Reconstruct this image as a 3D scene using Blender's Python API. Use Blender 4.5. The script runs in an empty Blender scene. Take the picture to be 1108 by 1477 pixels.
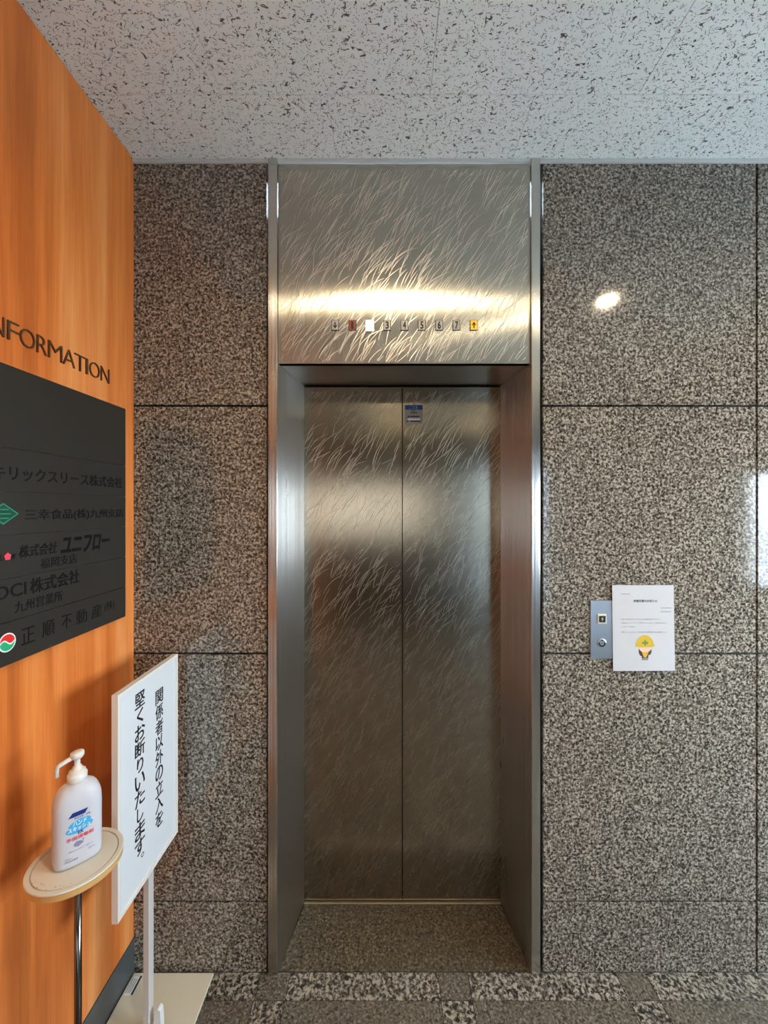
import bpy, bmesh, math, random
from mathutils import Vector, Matrix
PI = math.pi
sc = bpy.context.scene
C = sc.collection
random.seed(7)

# ------------------------------------------------------------------ camera
cam = bpy.data.cameras.new('camera')
cam.sensor_fit = 'HORIZONTAL'; cam.sensor_width = 36.0
cam.lens = 36.0 * 590.0 / 1108.0
cam.shift_x = -6.0 / 1108.0
cam.shift_y = -6.5 / 1108.0
cam.clip_start = 0.02; cam.clip_end = 200
co = bpy.data.objects.new('camera', cam); C.objects.link(co)
co.location = (0, -1.416, 1.608)
co.rotation_euler = (math.radians(90.0), math.radians(0.0), math.radians(0.0))
sc.camera = co

# ------------------------------------------------------------------ view
sc.view_settings.view_transform = 'Standard'
sc.view_settings.look = 'None'
sc.view_settings.gamma = 1.0
sc.view_settings.use_curve_mapping = False
sc.view_settings.exposure = 0.60

# ------------------------------------------------------------------ world: overcast daylight
SKY_STRENGTH = 20.0
w = bpy.data.worlds.new('world'); sc.world = w; w.use_nodes = True
bg = w.node_tree.nodes['Background']
bg.inputs['Color'].default_value = (0.72, 0.86, 1.0, 1)
bg.inputs['Strength'].default_value = SKY_STRENGTH

sun = bpy.data.lights.new('sun', 'SUN'); sun.energy = 22.0; sun.angle = 0.02; sun.color = (1, 0.97, 0.93)  # added sun: brightens the outdoor paving so it bounces onto the ceiling
so = bpy.data.objects.new('sun', sun); C.objects.link(so)
so.rotation_euler = Vector((0.45, -0.55, -0.75)).to_track_quat('-Z', 'Y').to_euler()

# room extents (metres)
XL, XR = -0.881, 2.7          # side walls
YB = -5.2                     # wall behind the camera
ZC = 2.81                     # ceiling
WR = (-1.71, -0.12, 1.00, 1.885)     # right window: y0, y1, z0, z1
WB = (-1.70, 0.64, 1.08, 2.02)      # window in the wall behind the camera: x0, x1, z0, z1
WD = (1.90, 2.62, 0.0, 2.30)        # unseen glazed opening added beside it to light the ceiling

def portal(name, loc, rot, sx, sy):
    l = bpy.data.lights.new(name, 'AREA'); l.shape = 'RECTANGLE'; l.size = sx; l.size_y = sy
    l.cycles.is_portal = True
    o = bpy.data.objects.new(name, l); C.objects.link(o); o.location = loc; o.rotation_euler = rot
    return o
portal('window_portal', (XR + 0.11, (WR[0] + WR[1]) / 2, (WR[2] + WR[3]) / 2), (0, PI / 2, 0), WR[3] - WR[2], WR[1] - WR[0])
portal('window_portal', ((WD[0] + WD[1]) / 2, YB - 0.11, (WD[2] + WD[3]) / 2), (PI / 2, 0, 0), WD[1] - WD[0], WD[3] - WD[2])
portal('window_portal', ((WB[0] + WB[1]) / 2, YB - 0.11, (WB[2] + WB[3]) / 2), (PI / 2, 0, PI * 0), WB[1] - WB[0], WB[3] - WB[2])

LAMPS = [(0.04, -0.955, 1.0), (1.27, -0.955, 1.0), (0.04, -2.45, 0.2), (1.27, -2.45, 0.2), (0.04, -3.9, 0.2), (1.27, -3.9, 0.2)]
LAMP_POWER = 5.5      # watts of each downlight's own beam

# ------------------------------------------------------------------ node helpers
def new_mat(name):
    m = bpy.data.materials.new(name); m.use_nodes = True
    nt = m.node_tree
    b = nt.nodes['Principled BSDF']
    return m, nt, b
def node(nt, t, **kw):
    n = nt.nodes.new(t)
    for k, v in kw.items():
        if k.startswith('i_'):
            key = k[2:]
            n.inputs[int(key) if key.isdigit() else key.replace('_', ' ')].default_value = v
        else:
            setattr(n, k, v)
    return n
def ramp(nt, stops, interp='LINEAR'):
    r = nt.nodes.new('ShaderNodeValToRGB'); r.color_ramp.interpolation = interp
    e = r.color_ramp.elements
    e[0].position = stops[0][0]; e[0].color = stops[0][1]
    e[1].position = stops[-1][0]; e[1].color = stops[-1][1]
    for p, c in stops[1:-1]:
        x = e.new(p); x.color = c
    return r
def c4(r, g, b): return (r, g, b, 1)
def srgb(r, g, b):
    f = lambda x: (x / 255 / 12.92) if x / 255 <= 0.04045 else ((x / 255 + 0.055) / 1.055) ** 2.4
    return (f(r), f(g), f(b), 1)
def plain(name, col, rough=0.5, metal=0.0, spec=None, emit=None, es=0.0, coat=0.0):
    m, nt, b = new_mat(name)
    b.inputs['Base Color'].default_value = col
    b.inputs['Roughness'].default_value = rough
    b.inputs['Metallic'].default_value = metal
    if spec is not None: b.inputs['Specular IOR Level'].default_value = spec
    if emit: b.inputs['Emission Color'].default_value = emit; b.inputs['Emission Strength'].default_value = es
    if coat: b.inputs['Coat Weight'].default_value = coat
    return m

def granite(name, dark, mid, light, scale=125.0, rough=0.12, bump=0.0, p=(0.40, 0.47, 0.53, 0.60), spec=0.5):
    m, nt, b = new_mat(name)
    tc = node(nt, 'ShaderNodeTexCoord')
    n1 = node(nt, 'ShaderNodeTexNoise'); n1.inputs['Scale'].default_value = scale; n1.inputs['Detail'].default_value = 2.0; n1.inputs['Roughness'].default_value = 0.6; n1.inputs['Distortion'].default_value = 0.6
    v1 = node(nt, 'ShaderNodeTexVoronoi'); v1.inputs['Scale'].default_value = scale * 1.25
    nt.links.new(tc.outputs['Object'], n1.inputs['Vector']); nt.links.new(tc.outputs['Object'], v1.inputs['Vector'])
    sep = node(nt, 'ShaderNodeSeparateColor'); nt.links.new(v1.outputs['Color'], sep.inputs[0])
    mx = node(nt, 'ShaderNodeMath', operation='MULTIPLY_ADD'); nt.links.new(sep.outputs[0], mx.inputs[0]); mx.inputs[1].default_value = 0.16
    nt.links.new(n1.outputs['Fac'], mx.inputs[2])
    sb = node(nt, 'ShaderNodeMath', operation='SUBTRACT'); nt.links.new(mx.outputs[0], sb.inputs[0]); sb.inputs[1].default_value = 0.08
    r = ramp(nt, [(p[0], dark), (p[1], mid), (p[2], mid), (p[3], light)])
    nt.links.new(sb.outputs[0], r.inputs[0])
    # slow tonal drift of the stone
    n2 = node(nt, 'ShaderNodeTexNoise'); n2.inputs['Scale'].default_value = 9.0; n2.inputs['Detail'].default_value = 3.0
    nt.links.new(tc.outputs['Object'], n2.inputs['Vector'])
    hs = node(nt, 'ShaderNodeHueSaturation'); nt.links.new(r.outputs[0], hs.inputs['Color'])
    mr = node(nt, 'ShaderNodeMapRange'); mr.inputs['To Min'].default_value = 0.85; mr.inputs['To Max'].default_value = 1.15
    nt.links.new(n2.outputs['Fac'], mr.inputs['Value']); nt.links.new(mr.outputs[0], hs.inputs['Value'])
    nt.links.new(hs.outputs[0], b.inputs['Base Color'])
    b.inputs['Roughness'].default_value = rough
    b.inputs['Specular IOR Level'].default_value = spec
    if bump:
        bp = node(nt, 'ShaderNodeBump'); bp.inputs['Strength'].default_value = bump; bp.inputs['Distance'].default_value = 0.002
        nt.links.new(n1.outputs['Fac'], bp.inputs['Height']); nt.links.new(bp.outputs[0], b.inputs['Normal'])
    return m

M = {}
M['granite_wall'] = granite('polished_speckled_granite', c4(0.032, 0.027, 0.021), c4(0.16, 0.140, 0.112), c4(0.46, 0.415, 0.34), 118, 0.085, p=(0.385, 0.46, 0.52, 0.62))
M['granite_coarse'] = granite('coarse_floor_granite', c4(0.018, 0.015, 0.012), c4(0.13, 0.115, 0.09), c4(0.36, 0.325, 0.265), 85, 0.4, 0.2, p=(0.41, 0.475, 0.52, 0.60))
M['granite_smooth'] = granite('flamed_grey_floor_granite', c4(0.030, 0.025, 0.018), c4(0.11, 0.095, 0.072), c4(0.24, 0.21, 0.16), 130, 0.42, 0.25, p=(0.36, 0.46, 0.54, 0.66))
M['granite_recess'] = granite('shade_darkened_flamed_granite', c4(0.020, 0.015, 0.009), c4(0.075, 0.060, 0.038), c4(0.175, 0.145, 0.095), 115, 0.42, 0.25, p=(0.37, 0.46, 0.54, 0.65))  # floor granite darkened and browned: recess shade put into its colour
M['joint'] = plain('dark_joint_sealant', c4(0.004, 0.006, 0.007), 0.7)
M['grout'] = plain('floor_grout', c4(0.03, 0.027, 0.024), 0.8)

def brushed(name, col, rough, aniso, rot=0.0, vec_axis='Z', noise=0.10, hair=0.0, mottle=0.0, groove=0.0):
    """Hairline stainless: grooves along the Z axis of the panel."""
    m, nt, b = new_mat(name)
    tc = node(nt, 'ShaderNodeTexCoord')
    mp = node(nt, 'ShaderNodeMapping'); mp.inputs['Scale'].default_value = (900, 900, 6)
    nt.links.new(tc.outputs['Object'], mp.inputs['Vector'])
    n = node(nt, 'ShaderNodeTexNoise'); n.inputs['Scale'].default_value = 1.0; n.inputs['Detail'].default_value = 2.0
    nt.links.new(mp.outputs[0], n.inputs['Vector'])
    n2 = node(nt, 'ShaderNodeTexNoise'); n2.inputs['Scale'].default_value = 7.0; n2.inputs['Detail'].default_value = 4.0
    mp2 = node(nt, 'ShaderNodeMapping'); mp2.inputs['Scale'].default_value = (1.6, 1.6, 0.5)
    nt.links.new(tc.outputs['Object'], mp2.inputs['Vector']); nt.links.new(mp2.outputs[0], n2.inputs['Vector'])
    ad = node(nt, 'ShaderNodeMath', operation='MULTIPLY_ADD'); nt.links.new(n2.outputs['Fac'], ad.inputs[0]); ad.inputs[1].default_value = noise; ad.inputs[2].default_value = rough - noise * 0.5
    nt.links.new(ad.outputs[0], b.inputs['Roughness'])
    lo = tuple(x * (1 - hair) for x in col[:3]) + (1,)
    mc = node(nt, 'ShaderNodeMix', data_type='RGBA'); mc.inputs[6].default_value = lo; mc.inputs[7].default_value = col
    nt.links.new(n.outputs['Fac'], mc.inputs[0]); nt.links.new(mc.outputs[2], b.inputs['Base Color'])
    b.inputs['Metallic'].default_value = 1.0
    b.inputs['Anisotropic'].default_value = aniso
    b.inputs['Anisotropic Rotation'].default_value = rot
    tg = node(nt, 'ShaderNodeTangent', direction_type='RADIAL', axis='Z')
    # tangent along Z of the object: cross(normal, horizontal)
    cr = node(nt, 'ShaderNodeVectorMath', operation='CROSS_PRODUCT')
    ge = node(nt, 'ShaderNodeNewGeometry')
    up = node(nt, 'ShaderNodeCombineXYZ'); up.inputs[2].default_value = 1.0
    nt.links.new(ge.outputs['Normal'], cr.inputs[0]); nt.links.new(up.outputs[0], cr.inputs[1])
    nt.links.new(cr.outputs[0], b.inputs['Tangent'])
    nt.nodes.remove(tg)
    if groove:
        # vertical polishing grooves: each hair tilts the surface a little sideways
        sx = node(nt, 'ShaderNodeSeparateXYZ'); nt.links.new(tc.outputs['Object'], sx.inputs[0])
        sm = node(nt, 'ShaderNodeMath', operation='ADD'); nt.links.new(sx.outputs[0], sm.inputs[0]); nt.links.new(sx.outputs[1], sm.inputs[1])
        vals = []
        for q in (9000.0, 5300.0):
            k = node(nt, 'ShaderNodeMath', operation='MULTIPLY'); k.inputs[1].default_value = q; nt.links.new(sm.outputs[0], k.inputs[0])
            fl = node(nt, 'ShaderNodeMath', operation='FLOOR'); nt.links.new(k.outputs[0], fl.inputs[0])
            wn = node(nt, 'ShaderNodeTexWhiteNoise', noise_dimensions='1D'); nt.links.new(fl.outputs[0], wn.inputs['W'])
            sb = node(nt, 'ShaderNodeMath', operation='SUBTRACT'); sb.inputs[1].default_value = 0.5; nt.links.new(wn.outputs['Value'], sb.inputs[0]); vals.append(sb)
        su = node(nt, 'ShaderNodeMath', operation='ADD'); nt.links.new(vals[0].outputs[0], su.inputs[0]); nt.links.new(vals[1].outputs[0], su.inputs[1])
        kk = node(nt, 'ShaderNodeMath', operation='MULTIPLY'); kk.inputs[1].default_value = groove; nt.links.new(su.outputs[0], kk.inputs[0])
        sc_ = node(nt, 'ShaderNodeVectorMath', operation='SCALE'); nt.links.new(cr.outputs[0], sc_.inputs[0]); nt.links.new(kk.outputs[0], sc_.inputs['Scale'])
        av = node(nt, 'ShaderNodeVectorMath', operation='ADD'); nt.links.new(ge.outputs['Normal'], av.inputs[0]); nt.links.new(sc_.outputs[0], av.inputs[1])
        nv = node(nt, 'ShaderNodeVectorMath', operation='NORMALIZE'); nt.links.new(av.outputs[0], nv.inputs[0])
        nt.links.new(nv.outputs[0], b.inputs['Normal'])
    if mottle:
        bp = node(nt, 'ShaderNodeBump'); bp.inputs['Strength'].default_value = mottle; bp.inputs['Distance'].default_value = 0.001
        nt.links.new(n2.outputs['Fac'], bp.inputs['Height']); nt.links.new(bp.outputs[0], b.inputs['Normal'])
    return m
STEEL = c4(0.56, 0.53, 0.47)
M['steel_header'] = brushed('hairline_stainless_header', c4(0.50, 0.475, 0.41), 0.235, 1.0, 0.0, noise=0.02, hair=0.08, groove=0.38)
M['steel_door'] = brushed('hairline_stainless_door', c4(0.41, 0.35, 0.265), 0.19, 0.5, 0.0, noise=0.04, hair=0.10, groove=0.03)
M['steel_jamb'] = brushed('hairline_stainless_jamb', c4(0.62, 0.60, 0.57), 0.28, 0.8, 0.0, noise=0.03, hair=0.12, groove=0.85)
M['steel_frame'] = brushed('hairline_stainless_frame', c4(0.62, 0.60, 0.55), 0.22, 0.7, 0.0, noise=0.03, hair=0.08, groove=0.5)
M['steel_soffit'] = plain('dull_stainless_soffit', c4(0.40, 0.38, 0.34), 0.30, 1.0)
M['steel_plate'] = brushed('satin_call_plate', c4(0.60, 0.64, 0.68), 0.32, 0.3, 0.0, noise=0.02, hair=0.05)
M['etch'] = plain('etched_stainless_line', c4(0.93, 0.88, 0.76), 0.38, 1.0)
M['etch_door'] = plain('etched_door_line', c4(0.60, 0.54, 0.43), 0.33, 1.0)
M['sill'] = plain('worn_sill_metal', c4(0.42, 0.38, 0.29), 0.45, 1.0)
M['shadow_gap'] = plain('black_gap', c4(0.004, 0.004, 0.004), 0.9)

def wood_mat():
    m, nt, b = new_mat('orange_cherry_veneer')
    tc = node(nt, 'ShaderNodeTexCoord')
    mp = node(nt, 'ShaderNodeMapping'); mp.inputs['Scale'].default_value = (10, 10, 0.55)
    nt.links.new(tc.outputs['Object'], mp.inputs['Vector'])
    n1 = node(nt, 'ShaderNodeTexNoise'); n1.inputs['Scale'].default_value = 1.3; n1.inputs['Detail'].default_value = 4; n1.inputs['Roughness'].default_value = 0.55; n1.inputs['Distortion'].default_value = 0.35
    nt.links.new(mp.outputs[0], n1.inputs['Vector'])
    mp2 = node(nt, 'ShaderNodeMapping'); mp2.inputs['Scale'].default_value = (240, 240, 5)
    nt.links.new(tc.outputs['Object'], mp2.inputs['Vector'])
    n2 = node(nt, 'ShaderNodeTexNoise'); n2.inputs['Scale'].default_value = 1.0; n2.inputs['Detail'].default_value = 3
    nt.links.new(mp2.outputs[0], n2.inputs['Vector'])
    r = ramp(nt, [(0.30, c4(0.54, 0.135, 0.024)), (0.44, c4(0.73, 0.205, 0.040)), (0.56, c4(0.82, 0.265, 0.064)), (0.72, c4(0.90, 0.37, 0.12))])
    nt.links.new(n1.outputs['Fac'], r.inputs[0])
    mc = node(nt, 'ShaderNodeMix', data_type='RGBA', blend_type='MULTIPLY'); mc.inputs[0].default_value = 0.35
    r2 = ramp(nt, [(0.35, c4(0.78, 0.66, 0.55)), (0.6, c4(1, 1, 1))])
    nt.links.new(n2.outputs['Fac'], r2.inputs[0])
    nt.links.new(r.outputs[0], mc.inputs[6]); nt.links.new(r2.outputs[0], mc.inputs[7])
    nt.links.new(mc.outputs[2], b.inputs['Base Color'])
    b.inputs['Roughness'].default_value = 0.42
    b.inputs['Specular IOR Level'].default_value = 0.3
    return m
M['wood'] = wood_mat()

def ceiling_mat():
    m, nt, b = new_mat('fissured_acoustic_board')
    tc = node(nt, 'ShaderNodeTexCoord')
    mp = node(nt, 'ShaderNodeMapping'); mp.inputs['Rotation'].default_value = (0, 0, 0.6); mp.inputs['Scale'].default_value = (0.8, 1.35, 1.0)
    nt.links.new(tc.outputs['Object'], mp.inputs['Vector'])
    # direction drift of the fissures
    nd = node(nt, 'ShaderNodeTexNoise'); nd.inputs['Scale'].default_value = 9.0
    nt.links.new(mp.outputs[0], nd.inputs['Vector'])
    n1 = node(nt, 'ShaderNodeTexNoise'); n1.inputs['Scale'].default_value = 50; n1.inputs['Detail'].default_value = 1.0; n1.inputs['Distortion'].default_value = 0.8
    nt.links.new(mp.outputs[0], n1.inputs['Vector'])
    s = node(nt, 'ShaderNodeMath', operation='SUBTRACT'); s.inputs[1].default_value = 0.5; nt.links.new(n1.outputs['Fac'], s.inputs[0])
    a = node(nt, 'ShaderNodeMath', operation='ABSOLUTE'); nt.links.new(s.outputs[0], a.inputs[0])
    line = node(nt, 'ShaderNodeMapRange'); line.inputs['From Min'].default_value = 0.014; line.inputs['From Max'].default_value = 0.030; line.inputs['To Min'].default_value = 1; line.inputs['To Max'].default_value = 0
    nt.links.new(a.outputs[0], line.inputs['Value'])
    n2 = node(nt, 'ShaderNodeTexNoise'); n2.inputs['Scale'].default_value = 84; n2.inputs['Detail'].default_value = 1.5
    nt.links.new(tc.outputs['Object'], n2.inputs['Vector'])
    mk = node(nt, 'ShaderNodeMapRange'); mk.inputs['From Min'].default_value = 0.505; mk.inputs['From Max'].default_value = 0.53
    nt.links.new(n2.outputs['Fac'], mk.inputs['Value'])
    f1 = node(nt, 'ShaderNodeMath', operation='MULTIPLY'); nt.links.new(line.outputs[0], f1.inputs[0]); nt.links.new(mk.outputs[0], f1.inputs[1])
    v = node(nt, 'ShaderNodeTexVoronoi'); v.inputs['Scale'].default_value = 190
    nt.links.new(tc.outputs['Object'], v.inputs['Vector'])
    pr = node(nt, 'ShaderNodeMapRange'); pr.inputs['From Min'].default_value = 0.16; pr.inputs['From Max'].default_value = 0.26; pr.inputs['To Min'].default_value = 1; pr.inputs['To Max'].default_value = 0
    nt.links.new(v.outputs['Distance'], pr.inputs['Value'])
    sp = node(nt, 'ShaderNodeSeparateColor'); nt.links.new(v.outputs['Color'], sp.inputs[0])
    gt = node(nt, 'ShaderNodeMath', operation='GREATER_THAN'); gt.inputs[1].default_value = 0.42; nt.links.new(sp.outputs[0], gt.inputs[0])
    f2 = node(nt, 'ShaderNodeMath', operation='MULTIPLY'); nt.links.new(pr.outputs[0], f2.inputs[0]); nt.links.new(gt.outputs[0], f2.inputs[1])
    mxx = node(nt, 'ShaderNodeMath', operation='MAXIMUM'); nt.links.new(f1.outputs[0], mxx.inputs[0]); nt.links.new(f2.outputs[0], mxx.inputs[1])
    mc = node(nt, 'ShaderNodeMix', data_type='RGBA'); mc.inputs[6].default_value = c4(0.82, 0.90, 0.86); mc.inputs[7].default_value = c4(0.13, 0.14, 0.135)  # fissures and pinholes darkened: the shade inside them put into the colour
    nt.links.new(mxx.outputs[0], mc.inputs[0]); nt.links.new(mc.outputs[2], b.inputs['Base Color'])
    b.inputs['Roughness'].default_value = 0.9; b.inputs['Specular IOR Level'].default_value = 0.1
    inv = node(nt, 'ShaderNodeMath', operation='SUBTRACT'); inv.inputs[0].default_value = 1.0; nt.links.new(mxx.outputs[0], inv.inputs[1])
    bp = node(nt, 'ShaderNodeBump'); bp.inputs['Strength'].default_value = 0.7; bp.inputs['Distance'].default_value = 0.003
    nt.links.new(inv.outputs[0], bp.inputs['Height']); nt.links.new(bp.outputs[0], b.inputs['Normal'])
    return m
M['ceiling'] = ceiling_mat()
M['white_trim'] = plain('white_aluminium_trim', c4(0.58, 0.64, 0.62), 0.4)
M['base_grey'] = plain('grey_baseboard', c4(0.075, 0.085, 0.085), 0.35)
M['plaster'] = plain('off_white_plaster', c4(0.42, 0.40, 0.36), 0.8)
M['dark_brown'] = plain('dark_brown_paint', c4(0.10, 0.08, 0.06), 0.6)
M['tan_slat'] = plain('tan_shutter_slat', c4(0.42, 0.38, 0.27), 0.5)
M['black'] = plain('black_ink', c4(0.006, 0.006, 0.007), 0.45)
M['ink_soft'] = plain('grey_ink', c4(0.30, 0.30, 0.31), 0.6)
M['ink_faint'] = plain('faint_grey_ink', c4(0.30, 0.30, 0.31), 0.6)
M['post_paint'] = plain('shade_greyed_white_paint', c4(0.60, 0.58, 0.55), 0.4)  # white paint greyed: shade of the post's near face put into its colour
M['white_sign'] = plain('white_sign_face', c4(0.74, 0.76, 0.78), 0.30)
M['white_frame'] = plain('cream_white_frame', c4(0.80, 0.77, 0.70), 0.35)
M['sign_base'] = plain('cream_powder_coated_steel', c4(0.66, 0.62, 0.48), 0.5)
M['dark_plate'] = plain('dark_bronze_nameplate', c4(0.030, 0.0275, 0.022), 0.36, 0.0, 0.45)
M['letter_metal'] = plain('aged_bronze_letter', c4(0.15, 0.085, 0.045), 0.35, 0.6)
M['black_letter'] = plain('black_gloss_lettering', c4(0.003, 0.003, 0.004), 0.5, spec=0.3)
M['paper'] = plain('white_paper', c4(0.66, 0.67, 0.68), 0.6)
M['tray_top'] = plain('cream_laminate', c4(0.66, 0.63, 0.53), 0.4)
M['tray_edge'] = plain('plywood_edge', c4(0.62, 0.36, 0.12), 0.5)
M['tray_groove'] = plain('groove_grey', c4(0.36, 0.31, 0.22), 0.6)
M['chrome'] = plain('dark_chrome_tube', c4(0.16, 0.145, 0.13), 0.16, 1.0)
M['pump'] = plain('white_pump_plastic', c4(0.74, 0.72, 0.67), 0.35)
m, nt, b = new_mat('translucent_bottle_plastic')
b.inputs['Base Color'].default_value = c4(0.60, 0.60, 0.64); b.inputs['Roughness'].default_value = 0.42
b.inputs['Subsurface Weight'].default_value = 0.3; b.inputs['Subsurface Radius'].default_value = (0.02, 0.02, 0.02); b.inputs['Subsurface Scale'].default_value = 0.5
M['bottle'] = m
M['navy'] = plain('navy_print', c4(0.012, 0.03, 0.20), 0.4)
M['cyan'] = plain('cyan_print', c4(0.06, 0.42, 0.72), 0.4)
M['white_print'] = plain('white_print', c4(0.88, 0.88, 0.88), 0.4)
M['red_print'] = plain('red_print', c4(0.75, 0.08, 0.10), 0.4)
M['grey_print'] = plain('grey_violet_print', c4(0.25, 0.23, 0.36), 0.4)
M['green_print'] = plain('green_logo_print', c4(0.02, 0.30, 0.16), 0.4)
M['green_dark'] = plain('dark_green_logo', c4(0.01, 0.07, 0.045), 0.4)
M['logo_red'] = plain('logo_red', c4(0.80, 0.03, 0.02), 0.4)
M['logo_green'] = plain('logo_green', c4(0.02, 0.45, 0.20), 0.4)
M['pink'] = plain('pink_flower_print', c4(0.85, 0.07, 0.12), 0.4)
M['yellow'] = plain('helmet_yellow_print', c4(0.75, 0.50, 0.02), 0.5)
M['cross_green'] = plain('cross_green_print', c4(0.13, 0.28, 0.04), 0.5)
M['skin'] = plain('skin_tone_print', c4(0.90, 0.62, 0.50), 0.5)
M['hair'] = plain('brown_print', c4(0.10, 0.03, 0.02), 0.5)
M['lamp_off'] = plain('silver_indicator_tile', c4(0.55, 0.53, 0.46), 0.45)
M['lamp_red'] = plain('unlit_red_indicator', c4(0.34, 0.055, 0.025), 0.35)
M['lamp_lit'] = plain('lit_white_indicator', c4(0.9, 0.9, 0.85), 0.4, emit=c4(1, 0.97, 0.85), es=1.6)
M['lamp_up'] = plain('lit_amber_indicator', c4(0.85, 0.50, 0.04), 0.4, emit=c4(1.0, 0.55, 0.04), es=0.35)
M['digit_pale'] = plain('pale_digit', c4(0.55, 0.53, 0.48), 0.5, emit=c4(1, 0.95, 0.8), es=0.55)
M['bezel'] = plain('dark_bezel', c4(0.06, 0.055, 0.05), 0.4)
M['button_ivory'] = plain('ivory_button_rim', c4(0.78, 0.74, 0.60), 0.4)
M['sticker_body'] = plain('grey_sticker', c4(0.30, 0.32, 0.33), 0.35, spec=0.6)
M['asphalt'] = plain('pale_concrete_paving', c4(0.44, 0.47, 0.50), 0.9)
M['lens'] = plain('lamp_diffuser', c4(0.9, 0.85, 0.7), 0.5, emit=c4(1.0, 0.80, 0.50), es=50.0)
def glass_mat(name, refl=0.06, tint=(1, 1, 1, 1)):
    m = bpy.data.materials.new(name); m.use_nodes = True; nt = m.node_tree; nt.nodes.clear()
    o = nt.nodes.new('ShaderNodeOutputMaterial'); mx = nt.nodes.new('ShaderNodeMixShader')
    t = nt.nodes.new('ShaderNodeBsdfTransparent'); g = nt.nodes.new('ShaderNodeBsdfGlossy'); g.inputs['Roughness'].default_value = 0.05
    t.inputs['Color'].default_value = tint
    mx.inputs[0].default_value = refl * 0.6; nt.links.new(t.outputs[0], mx.inputs[1]); nt.links.new(g.outputs[0], mx.inputs[2])
    nt.links.new(mx.outputs[0], o.inputs[0]); return m
M['glass'] = glass_mat('window_glass')
M['sleeve'] = glass_mat('clear_plastic_sleeve')
M['glass_dark'] = glass_mat('daylight_dimming_glass', tint=(0.31, 0.285, 0.26, 1))  # tint cuts the rear window's daylight, standing in for a shaded outdoors
M['glass_mid'] = glass_mat('light_setting_glass', tint=(0.46, 0.50, 0.54, 1))  # tint sets how much light the added opening lets in

# ------------------------------------------------------------------ mesh helpers
def abs_loc(o):
    v = Vector((0, 0, 0))
    while o is not None:
        v += o.location; o = o.parent
    return v
def obj(name, bm, mats, parent=None, smooth=False, loc=None):
    """link a bmesh (world coordinates) as one object; origin at loc, or at the parent's origin"""
    me = bpy.data.meshes.new(name)
    org = Vector(loc) if loc is not None else (abs_loc(parent) if parent else Vector((0, 0, 0)))
    if org.length > 0: bmesh.ops.translate(bm, verts=bm.verts, vec=-org)
    bm.to_mesh(me); bm.free()
    for mm in (mats if isinstance(mats, (list, tuple)) else [mats]): me.materials.append(M[mm])
    if smooth:
        for p in me.polygons: p.use_smooth = True
    o = bpy.data.objects.new(name, me); C.objects.link(o)
    if parent: o.parent = parent; o.location = org - abs_loc(parent)
    else: o.location = org
    return o
def empty(name, loc=(0, 0, 0)):
    o = bpy.data.objects.new(name, None); C.objects.link(o); o.location = loc; o.empty_display_size = 0.05
    return o
def tag(o, label=None, cat=None, group=None, kind=None):
    if label: o['label'] = label
    if cat: o['category'] = cat
    if group: o['group'] = group
    if kind: o['kind'] = kind
    return o
def box(bm, x0, x1, y0, y1, z0, z1, bev=0.0, segs=1):
    r = bmesh.ops.create_cube(bm, size=1.0)
    vs = r['verts']
    bmesh.ops.scale(bm, verts=vs, vec=(x1 - x0, y1 - y0, z1 - z0))
    bmesh.ops.translate(bm, verts=vs, vec=((x0 + x1) / 2, (y0 + y1) / 2, (z0 + z1) / 2))
    if bev:
        es = list({e for v in vs for e in v.link_edges})
        bmesh.ops.bevel(bm, geom=es, offset=bev, segments=segs, profile=0.5, affect='EDGES')
    return bm
def B(*a, **k): return box(bmesh.new(), *a, **k)
def prism(pts, z0, z1):
    """extrude an xy polygon from z0 to z1"""
    bm = bmesh.new()
    lo = [bm.verts.new((x, y, z0)) for x, y in pts]; hi = [bm.verts.new((x, y, z1)) for x, y in pts]
    bm.faces.new(lo[::-1]); bm.faces.new(hi)
    n = len(pts)
    for i in range(n): bm.faces.new((lo[i], lo[(i + 1) % n], hi[(i + 1) % n], hi[i]))
    bmesh.ops.recalc_face_normals(bm, faces=bm.faces)
    return bm
def lathe(bm, prof, c=(0, 0, 0), seg=48):
    """prof: list of (r, z)"""
    rings = []
    for r, z in prof:
        if r < 1e-6: rings.append([bm.verts.new((c[0], c[1], c[2] + z))])
        else: rings.append([bm.verts.new((c[0] + r * math.cos(2 * PI * k / seg), c[1] + r * math.sin(2 * PI * k / seg), c[2] + z)) for k in range(seg)])
    for a, b_ in zip(rings, rings[1:]):
        for k in range(seg):
            k2 = (k + 1) % seg
            if len(a) == 1 and len(b_) == 1: continue
            if len(a) == 1: bm.faces.new((a[0], b_[k], b_[k2]))
            elif len(b_) == 1: bm.faces.new((a[k], a[k2], b_[0]))
            else: bm.faces.new((a[k], a[k2], b_[k2], b_[k]))
    bmesh.ops.recalc_face_normals(bm, faces=bm.faces)
    return bm
def tube(bm, pts, rad, seg=12):
    """tube through points, rad scalar or list"""
    n = len(pts); P = [Vector(p) for p in pts]
    rr = rad if isinstance(rad, (list, tuple)) else [rad] * n
    rings = []
    for i in range(n):
        d = (P[min(i + 1, n - 1)] - P[max(i - 1, 0)]).normalized()
        u = d.cross(Vector((0, 0, 1)))
        if u.length < 1e-3: u = Vector((1, 0, 0))
        u.normalize(); v = d.cross(u).normalized()
        rings.append([bm.verts.new(P[i] + rr[i] * (u * math.cos(2 * PI * k / seg) + v * math.sin(2 * PI * k / seg))) for k in range(seg)])
    for a, b_ in zip(rings, rings[1:]):
        for k in range(seg): bm.faces.new((a[k], a[(k + 1) % seg], b_[(k + 1) % seg], b_[k]))
    bm.faces.new(rings[0][::-1]); bm.faces.new(rings[-1])
    bmesh.ops.recalc_face_normals(bm, faces=bm.faces)
    return bm

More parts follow.
